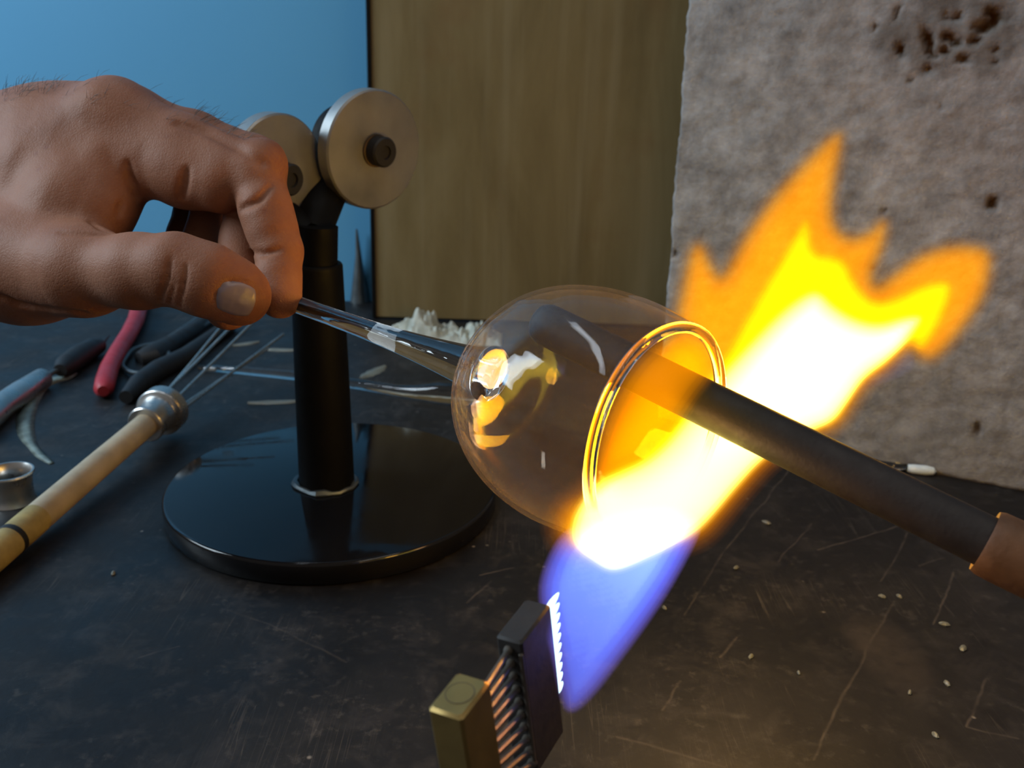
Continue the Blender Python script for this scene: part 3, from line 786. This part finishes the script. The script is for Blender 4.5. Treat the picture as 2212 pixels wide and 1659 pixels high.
SK = np.array([-140, 0, 264, 464, 746, 1027, 1253, 1600.]); SD = np.array([160, 171, 198.6, 226, 268, 296, 314, 326.])
def plane_d(u, v): return np.interp((u - 1215) * .6 + (1400 - v) * .8, SK, SD)
def poly_sd(px, py, poly):
    poly = np.array(poly, float); n = len(poly); d2 = np.full(px.shape, 1e12); ins = np.zeros(px.shape, bool)
    for i in range(n):
        a, b = poly[i], poly[(i + 1) % n]; e = b - a; L = e @ e
        tt = np.clip(((px - a[0]) * e[0] + (py - a[1]) * e[1]) / L, 0, 1)
        d2 = np.minimum(d2, (px - a[0] - tt * e[0]) ** 2 + (py - a[1] - tt * e[1]) ** 2)
        c = ((a[1] > py) != (b[1] > py)) & (px < e[0] * (py - a[1]) / (e[1] if abs(e[1]) > 1e-9 else 1e-9) + a[0]); ins ^= c
    d = np.sqrt(d2); return np.where(ins, -d, d)
def chaikin(p, k=2):
    p = np.array(p, float)
    for _ in range(k):
        q = np.roll(p, -1, 0); p = np.stack([.75 * p + .25 * q, .25 * p + .75 * q], 1).reshape(-1, 2)
    return p
def flame_field(poly, m, hstep, grow=0.0, dshift=0.0, smooth=2, dfun=None, mfun=None):
    poly = chaikin(poly, smooth); dfun = dfun or plane_d
    pd = [dfun(a, b) + dshift for a, b in poly]
    c = np.array([P(a, b, d) for (a, b), d in zip(poly, pd)])
    lo = c.min(0) - m - 4; hi = c.max(0) + m + 4
    n = np.ceil((hi - lo) / hstep).astype(int)
    X, Y, Z = np.meshgrid(*[lo[i] + hstep * np.arange(n[i]) for i in range(3)], indexing='ij')
    px = CX + FPX * X / Z; py = CY - FPX * Y / Z
    dd = dfun(px, py) + dshift
    q = grow - poly_sd(px, py, poly) * dd / FPX                          # inside distance in mm
    # soften corners of the outline
    mm = m if mfun is None else m * mfun(px, py)
    w = (Z - dd) * .85
    F = np.sqrt(np.maximum(mm - q, 0) ** 2 + w * w) - mm
    return F, lo, hstep
def shells(name, poly, m, levels, mats, hstep=1.5, **kw):
    F, lo, hs = flame_field(poly, m, hstep, **kw)
    for lv, mt in zip(levels, mats):
        G = F + lv
        if not (G < 0).any(): continue
        V, Q = surface_nets(G, lo, hs)
        o = link(name, cw(V), Q.tolist(), mt, flame, True, 0)

core_poly = [(1238, 1180), (1236, 1135), (1252, 1095), (1275, 1060), (1300, 1035), (1345, 1018), (1395, 995), (1440, 955), (1480, 905), (1520, 845), (1565, 800), (1625, 735), (1690, 668), (1748, 628), (1775, 632), (1800, 660),
             (1850, 690), (1900, 700), (1950, 684), (1988, 680), (1992, 695), (1962, 735), (1915, 780), (1865, 815), (1835, 860), (1800, 910), (1760, 925), (1700, 955), (1645, 990), (1590, 1050), (1545, 1105), (1505, 1148),
             (1450, 1180), (1395, 1205), (1345, 1228), (1315, 1232), (1285, 1212)]
yel_poly = [(1225, 1180), (1222, 1130), (1245, 1085), (1285, 1040), (1330, 1005), (1390, 985), (1435, 935), (1475, 880), (1520, 815), (1560, 770), (1600, 700), (1640, 630), (1690, 545), (1735, 470), (1752, 480), (1758, 545),
            (1800, 548), (1830, 560), (1850, 610), (1885, 650), (1935, 640), (1990, 610), (2050, 600), (2062, 630), (2040, 690), (2005, 750), (1985, 765), (1965, 735), (1915, 790), (1870, 820), (1840, 862), (1808, 915), (1760, 932), (1700, 962), (1650, 994), (1595, 1056), (1550, 1110), (1510, 1154), (1440, 1170), (1330, 1190)]
org_poly = [(1205, 1150), (1206, 1120), (1225, 1085), (1262, 1070), (1300, 1000), (1330, 930), (1372, 860), (1420, 790), (1450, 730), (1470, 650), (1492, 545), (1512, 525), (1535, 575), (1560, 608), (1600, 530), (1660, 440), (1740, 350), (1806, 285),
            (1820, 300), (1800, 400), (1795, 480), (1830, 520), (1880, 505), (1915, 470), (1905, 540), (1880, 590), (1890, 625), (1925, 600), (1990, 550), (2060, 530), (2125, 535), (2142, 560), (2130, 630), (2085, 700), (2030, 765), (1995, 778), (1970, 745),
            (1915, 798), (1872, 828), (1844, 868), (1812, 920), (1760, 938), (1700, 968), (1655, 1000), (1600, 1062), (1556, 1116), (1514, 1162), (1440, 1175), (1330, 1196), (1235, 1195)]
ab = (1, .94, .05, 1)
def series(name, spec):                 # spec: (level mm, colour, strength per metre, absorption per metre)
    return tuple(q[0] for q in spec), [flame_mat(name, c, e, ab, a * 1.6) for _, c, e, a in spec]
thin_top = lambda px, py: np.interp((px - 1215) * .6 + (1400 - py) * .8, [100, 500, 900, 1300], [.75, 1.0, .95, .6])
lv, mo = series('flame_orange', [(-1.8, (1, .25, .01), 1.6, 3), (-.9, (1, .26, .01), 2.5, 5), (0, (1, .27, .01), 4, 8), (.9, (1, .29, .01), 7, 12), (1.6, (1, .30, .01), 9, 14), (2.3, (1, .31, .01), 9, 14), (3.1, (1, .32, .01), 8, 14), (4.2, (1, .34, .01), 6, 10), (5.6, (1, .38, .01), 4, 6)])
shells('orange_mantle', org_poly, 13, lv, mo, 1.6, grow=2.2, mfun=thin_top)
lv, my = series('flame_yellow', [(0, (.8, .40, .0), 6, 10), (.6, (.9, .55, .0), 12, 14), (1.3, (.9, .65, .0), 20, 16), (2.2, (.95, .75, .0), 26, 16), (3.4, (1, .8, .0), 20, 10)])
shells('yellow_mantle', yel_poly, 11, lv, my, 1.5, grow=1.0, mfun=thin_top)
lv, mw = series('flame_white', [(0, (1, .85, .2), 10, 0), (.5, (1, .9, .4), 22, 0), (1.0, (1, .97, .85), 60, 0), (1.7, (1, .99, 1.0), 110, 0), (2.6, (1, 1.0, 1.08), 130, 0)])
shells('white_core', core_poly, 11, lv, mw, 1.3, grow=1.3, mfun=lambda px, py: np.interp((px - 1215) * .6 + (1400 - py) * .8, [150, 500, 760], [.75, 1, 1.1]))
# orange burst inside the mouth of the bowl
mouth = [(1282, 1085), (1276, 1010), (1290, 925), (1325, 842), (1378, 765), (1432, 725), (1480, 722), (1520, 735), (1545, 775), (1545, 815), (1500, 870), (1465, 930), (1420, 985), (1370, 1010), (1325, 1040)]
lv, mm_ = series('flame_mouth', [(0, (1, .28, .0), 6, 14), (.6, (1, .29, .0), 12, 20), (1.4, (1, .30, .0), 16, 24), (2.4, (1, .31, .0), 18, 24), (3.8, (1, .33, .0), 18, 20)])
shells('mouth_flame', mouth, 7, lv, mm_, 1.3, grow=.8, dfun=lambda u, v: 205 + 0 * u + (u - 1420) * .05)
# blue sheet between ports and core
blue = [(1168, 1270), (1188, 1205), (1222, 1150), (1290, 1120), (1400, 1090), (1500, 1110), (1512, 1140), (1480, 1205), (1440, 1275), (1390, 1350), (1330, 1430), (1285, 1490), (1240, 1534), (1222, 1528), (1202, 1430), (1176, 1325)]
lv, mbl = series('flame_blue', [(0, (.34, .22, 1.0), 12, 0), (.3, (.22, .17, 1.0), 20, 0), (.8, (.05, .12, 1.0), 28, 0), (1.5, (.02, .16, 1.0), 28, 0), (2.6, (.06, .34, 1.0), 26, 0), (4.0, (.30, .62, 1.0), 34, 0), (5.4, (.5, .75, 1.0), 44, 0)])
shells('blue_sheet', blue, 6.5, lv, mbl, 1.0, grow=1.0, mfun=lambda px, py: np.interp((px - 1215) * .6 + (1400 - py) * .8, [-100, 40, 260], [.55, .75, 1.1]))
# faint blue wisp at the right flank
wisp = [(1850, 800), (1905, 775), (1960, 735), (1990, 770), (1980, 810), (1920, 835), (1870, 850), (1845, 880), (1825, 880)]
shells('blue_wisp', wisp, 7, (1.0,), [flame_mat('flame_wisp', (.01, .06, .5), 6)], 1.6)

# ------------------------------------------------------------------ claw holder (dowel, ferrule, spring wires)
def P3(px, py, z): return T(px, py, z)
f0 = P3(318, 915, 15); f1 = P3(385, 852, 18)
hd = nrm(f0 - f1)
hA = f0; hB = P3(2, 1186, 7)
hdir = nrm(hB - hA)
claw = thing('claw_holder', 'claw holder with pale wooden dowel handle, metal ferrule and spread spring wires', 'tool', (f0[0], f0[1], 0))
HLn = np.linalg.norm(hB - hA)
c1 = hA + hdir * HLn * .80
mb = MB().tube([hA - hdir * 6, hA, hA + hdir * HLn * .4, c1], [6.0, 6.1, 6.3, 6.4], 24); obj('handle', mb, M['wood'], claw)
mb = MB().tube([c1 - hdir * .2, c1 + hdir * 4, hB, hB + hdir * 40], [6.5, 6.55, 6.5, 6.5], 24); obj('handle_end', mb, M['wood_old'], claw)['label'] = 'stained yellow end of the dowel'
bp = c1 + hdir * HLn * .13
mb = MB().lathe([(6.56, 0), (6.75, .2), (6.75, 2.6), (6.56, 2.8)], bp, hdir, 24); obj('dark_band', mb, M['rubber'], claw)
ax = -hdir
mb = MB().lathe([(6.4, -2), (9.0, -2.2), (9.6, -1.6), (9.6, .2), (8.9, .8), (8.7, 1.4), (9.1, 8), (9.9, 11.6), (10.3, 12.0), (12.4, 12.6), (12.9, 13.2), (12.9, 20), (12.2, 20.8), (11.4, 20.6), (10.5, 14), (2, 13.5)], hA, ax, 40)
obj('ferrule', mb, M['chrome'], claw, sharp=30)
fe = hA + ax * 15
uu, ww, _ = frame(ax)
ends = [(478, 705, 40), (497, 708, 44), (552, 690, 42), (612, 722, 26), (580, 752, 20)]
for k, (px, py, z) in enumerate(ends):
    e = P3(px, py, z); a = fe + uu * (6 * math.cos(k * 1.25)) + ww * (6 * math.sin(k * 1.25))
    m_ = (a + e) / 2 + ax * 3
    obj('spring_wire', MB().tube([a, a * .7 + m_ * .3, m_, m_ * .4 + e * .6, e], [.9, .9, .9, .85, .8], 8), M['wire'], claw)
g_ = (fe + P3(497, 708, 44)) / 2
obj('wire_clip', MB().tube([P3(440, 798, 24), P3(452, 797, 24), P3(466, 798, 24)], [1.3, 1.6, 1.2], 10), M['chrome'], claw)

# ------------------------------------------------------------------ pliers, black loop tool, probe, metal ring
pl = thing('pliers', 'pliers with a red dipped handle lying under the thumb', 'tool', T(225, 840))
path = [P3(224, 840, 6.2), P3(228, 822, 6.3), P3(236, 795, 6.5), P3(256, 757, 6.8), P3(278, 722, 7), P3(294, 690, 7.5), P3(303, 655, 8), P3(310, 625, 8)]
mb = MB().tube([path[0] + nrm(path[0] - path[1]) * 4] + path, [3.2, 5.6, 6.0, 5.7, 5.5, 5.6, 5.9, 6.1, 6], 20); obj('red_handle', mb, M['red'], pl)
path2 = [P3(395, 770, 6), P3(385, 735, 6), P3(380, 700, 6.5), P3(372, 665, 7), P3(365, 625, 8)]
j = (path[-1] + path2[-1]) / 2; jd = nrm(path[-1] - path[-2])
obj('jaw', MB().tube([path[-1], path[-1] + jd * 20 , path[-1] + jd * 50], [5, 7, 2.5], 14), M['grey_edge'], pl)
lp = thing('loop_shears', 'black handled shears with a grey edged finger loop, behind the wire claw', 'tool', T(360, 770))
ring_px = [(270, 775), (264, 790), (282, 804), (312, 806), (345, 796), (364, 776), (362, 754), (372, 742), (400, 728), (432, 708), (458, 690), (440, 680), (400, 706), (350, 738), (310, 748), (284, 758)]
pts = [P3(a, b, 3.2) for a, b in ring_px]; pts = spline([p for p in pts] + [pts[0]], 64)
obj('finger_loop', MB().tube(pts, 1.6, 10), M['grey_edge'], lp)
cen = [P3(a, b, 1.8) for a, b in [(300, 780), (325, 775), (348, 760), (375, 742), (410, 720), (445, 695), (480, 665)]]
obj('black_grip', MB().tube(cen, [6, 9, 8, 6.5, 6, 5.5, 5], 18), M['rubber'], lp)
pb_ = [P3(a, b, 5) for a, b in [(272, 858), (300, 828), (340, 800), (400, 770), (450, 735), (500, 700)]]
obj('lower_grip', MB().tube(pb_, [4, 6, 6.5, 6, 5.5, 5], 16), M['rubber'], lp)

pr = thing('probe', 'metal bodied probe with a black tapered grip, left of the red handle', 'tool', T(100, 820))
q = [P3(a, b, 6) for a, b in [(-60, 935), (0, 880), (45, 848), (92, 817), (100, 812)]]
obj('metal_body', MB().tube(q, [7.2, 7.2, 7.0, 6.2, 3], 20), M['chrome'], pr)
q = [P3(a, b, 6) for a, b in [(96, 815), (112, 806), (134, 796)]]; obj('neck', MB().tube(q, [2, 1.6, 1.8], 12), M['grey_edge'], pr)
q = [P3(a, b, 6.5) for a, b in [(130, 800), (142, 790), (170, 770), (200, 752), (216, 746), (224, 742)]]; obj('black_grip', MB().tube(q, [4, 6.8, 7.4, 6.6, 5, 2], 20), M['rubber'], pr)
q = [P3(a, b, 6.5) for a, b in [(220, 744), (228, 734), (236, 725)]]; obj('tip', MB().tube(q, [1.3, 1.0, .5], 8), M['rubber'], pr)

rg = T(28, 1082)
mb = MB().lathe([(9.2, 0), (10.2, .2), (9.6, 1.6), (9.2, 4), (9.3, 9), (9.8, 12.5), (10.8, 14.2), (10.6, 15), (9.9, 15), (8.6, 13), (8.2, 9), (8.2, 3), (8.4, 0)], (rg[0], rg[1], 0), (0, 0, 1), 48, False, True)
o = obj('metal_ring', mb, M['chrome'], sharp=40); tag(o, 'short flared metal ring standing on the bench at the left picture edge', 'ring')

# pale crescent streak
mb = MB(); cpx = [(165, 806, 4), (140, 815, 22), (110, 822, 28), (85, 838, 20), (66, 868, 19), (55, 905, 19), (58, 940, 15), (72, 965, 9), (90, 985, 9), (112, 1002, 4)]
L_, R_ = [], []
cp = [T(a, b) for a, b, w in cpx]
for i, (a, b, w) in enumerate(cpx):
    tg = nrm(cp[min(i + 1, 9)] - cp[max(i - 1, 0)]); n_ = np.array([-tg[1], tg[0], 0]); ww_ = w * .24 + .5
    L_.append(cp[i] + n_ * ww_); R_.append(cp[i] - n_ * ww_)
L_ = spline(L_, 40); R_ = spline(R_, 40)
rings = []
for a, b in zip(L_, R_):
    c = (a + b) / 2; rings.append(np.array([a, c + (0, 0, .5), b, c + (0, 0, -.1)]) + np.array([0, 0, .1]))
mb.rings(rings); o = obj('wax_streak', mb, M['streak'], sharp=0); tag(o, 'pale curved streak of dried wax on the bench, below the probe', 'residue')

# ------------------------------------------------------------------ glass rods and shards on the bench
def rod_thing(name, pts, rad, label, n=16):
    o = obj(name, MB().tube(pts, rad, n), M['glass'], sharp=0); tag(o, label, 'glassware'); return o
rod_thing('glass_tube', [P3(430, 793, 3), P3(520, 800, 3), P3(640, 812, 3.2), P3(760, 828, 3.4), P3(860, 843, 3.6), P3(900, 846, 4.6), P3(950, 846, 6.8), P3(1000, 850, 7.2), P3(1060, 858, 7.2)],
          [2.2, 2.6, 3.0, 3.2, 3.5, 4.4, 6.6, 7.0, 7.0], 'clear drawn glass tube lying on the bench behind the post')
gr = thing('glass_rod', 'short glass rod with a bright pale tip at the foot of the grey insulation board', 'glassware', T(1900, 1000))
obj('shaft', MB().tube([P3(1840, 992, 2.3), P3(1925, 1006, 2.3), P3(1962, 1011, 2.3)], 2.0, 16), M['glass'], gr, sharp=0)
obj('pale_tip', MB().tube([P3(1958, 1010, 2.3), P3(1972, 1013, 2.4), P3(2000, 1016, 2.5), P3(2016, 1018, 2.4), P3(2022, 1019, 2.3)], [1.9, 2.5, 2.7, 2.1, .6], 16), M['tip'], gr)['label'] = 'bright pale tip'
def shard(px0, py0, px1, py1, wpx, label, seed):
    a, b = T(px0, py0), T(px1, py1); n_ = nrm(np.cross(b - a, [0, 0, 1])); R = np.random.default_rng(seed)
    dist = np.linalg.norm(a - CAM); wmm = wpx / FPX * dist * 1.15; rings = []
    for i in range(9):
        u = i / 8; c = a + (b - a) * u; e = max(.08, math.sin(math.pi * (u * .9 + .05)) ** .7) * wmm * (1 + R.uniform(-.15, .15))
        rings.append(np.array([c + n_ * e, c + n_ * e * .5 + (0, 0, .9), c - n_ * e * .5 + (0, 0, 1.0), c - n_ * e]) + np.array([0, 0, .12]))
    o = obj('glass_shard', MB().rings(rings), M['chip'], sharp=30); tag(o, label, 'shard', 'pale shards behind the post')
shard(535, 872, 650, 868, 9, 'long pale shard left of the post, just behind the round base', 1)
shard(502, 748, 560, 740, 7, 'small pale shard behind the wire claw, nearest the fingertips', 2)
shard(575, 756, 640, 758, 8, 'pale shard touching the left side of the post, farther back', 3)
shard(780, 818, 832, 792, 14, 'oval pale shard right of the post behind the glass tube', 4)
crumbs = [(1655, 1130, 11, 'flat pale crumb right of the flame, below the graphite rod'), (372, 1163, 9, 'glass crumb just in front of the left side of the round base'), (245, 1240, 8, 'lone glass crumb in front of the dowel handle'),
          (420, 1183, 6, 'tiny glass crumb under the front edge of the round base'), (1590, 1228, 8, 'pale crumb on the bench right of the blue flame'), (1905, 1290, 8, 'crumb beside another crumb on the right bench, left one'),
          (1942, 1290, 7, 'crumb beside another crumb on the right bench, right one'), (1435, 1315, 7, 'crumb close to the right edge of the blue flame'), (1622, 1420, 9, 'pale crumb at bottom right of the burner head'),
          (2045, 1478, 9, 'crumb in the lower right, left of the long scratch corner'), (2080, 1402, 12, 'longest pale sliver on the right bench'), (1965, 1498, 7, 'small round crumb on the lower right of the bench'),
          (2020, 1590, 9, 'brownish crumb near the bottom right corner'), (1725, 1455, 6, 'tiny bright crumb between burner and right edge'), (2040, 1350, 11, 'slanted pale sliver below the grip of the graphite rod')]
for k, (px, py, w, lab) in enumerate(crumbs):
    c = T(px, py); dist = np.linalg.norm(c - CAM); r = w / FPX * dist; R = np.random.default_rng(50 + k); an = R.uniform(0, 3)
    lay = []
    for hz, sc_ in ((0.05, .9), (.5, 1.0), (1.1, .6), (1.3, .2)):
        lay.append(np.array([[c[0] + r * sc_ * (1 + .0) * math.cos(t_) * math.cos(an) - r * .55 * sc_ * math.sin(t_) * math.sin(an), c[1] + r * sc_ * math.cos(t_) * math.sin(an) + r * .55 * sc_ * math.sin(t_) * math.cos(an), hz * min(1, r / 1.2)] for t_ in np.linspace(0, 2 * math.pi, 7, endpoint=False) + R.uniform(-.2, .2, 7)]))
    o = obj('glass_crumb', MB().rings(lay), M['chip'], smooth=False); tag(o, lab, 'crumb', 'glass crumbs strewn over the bench')
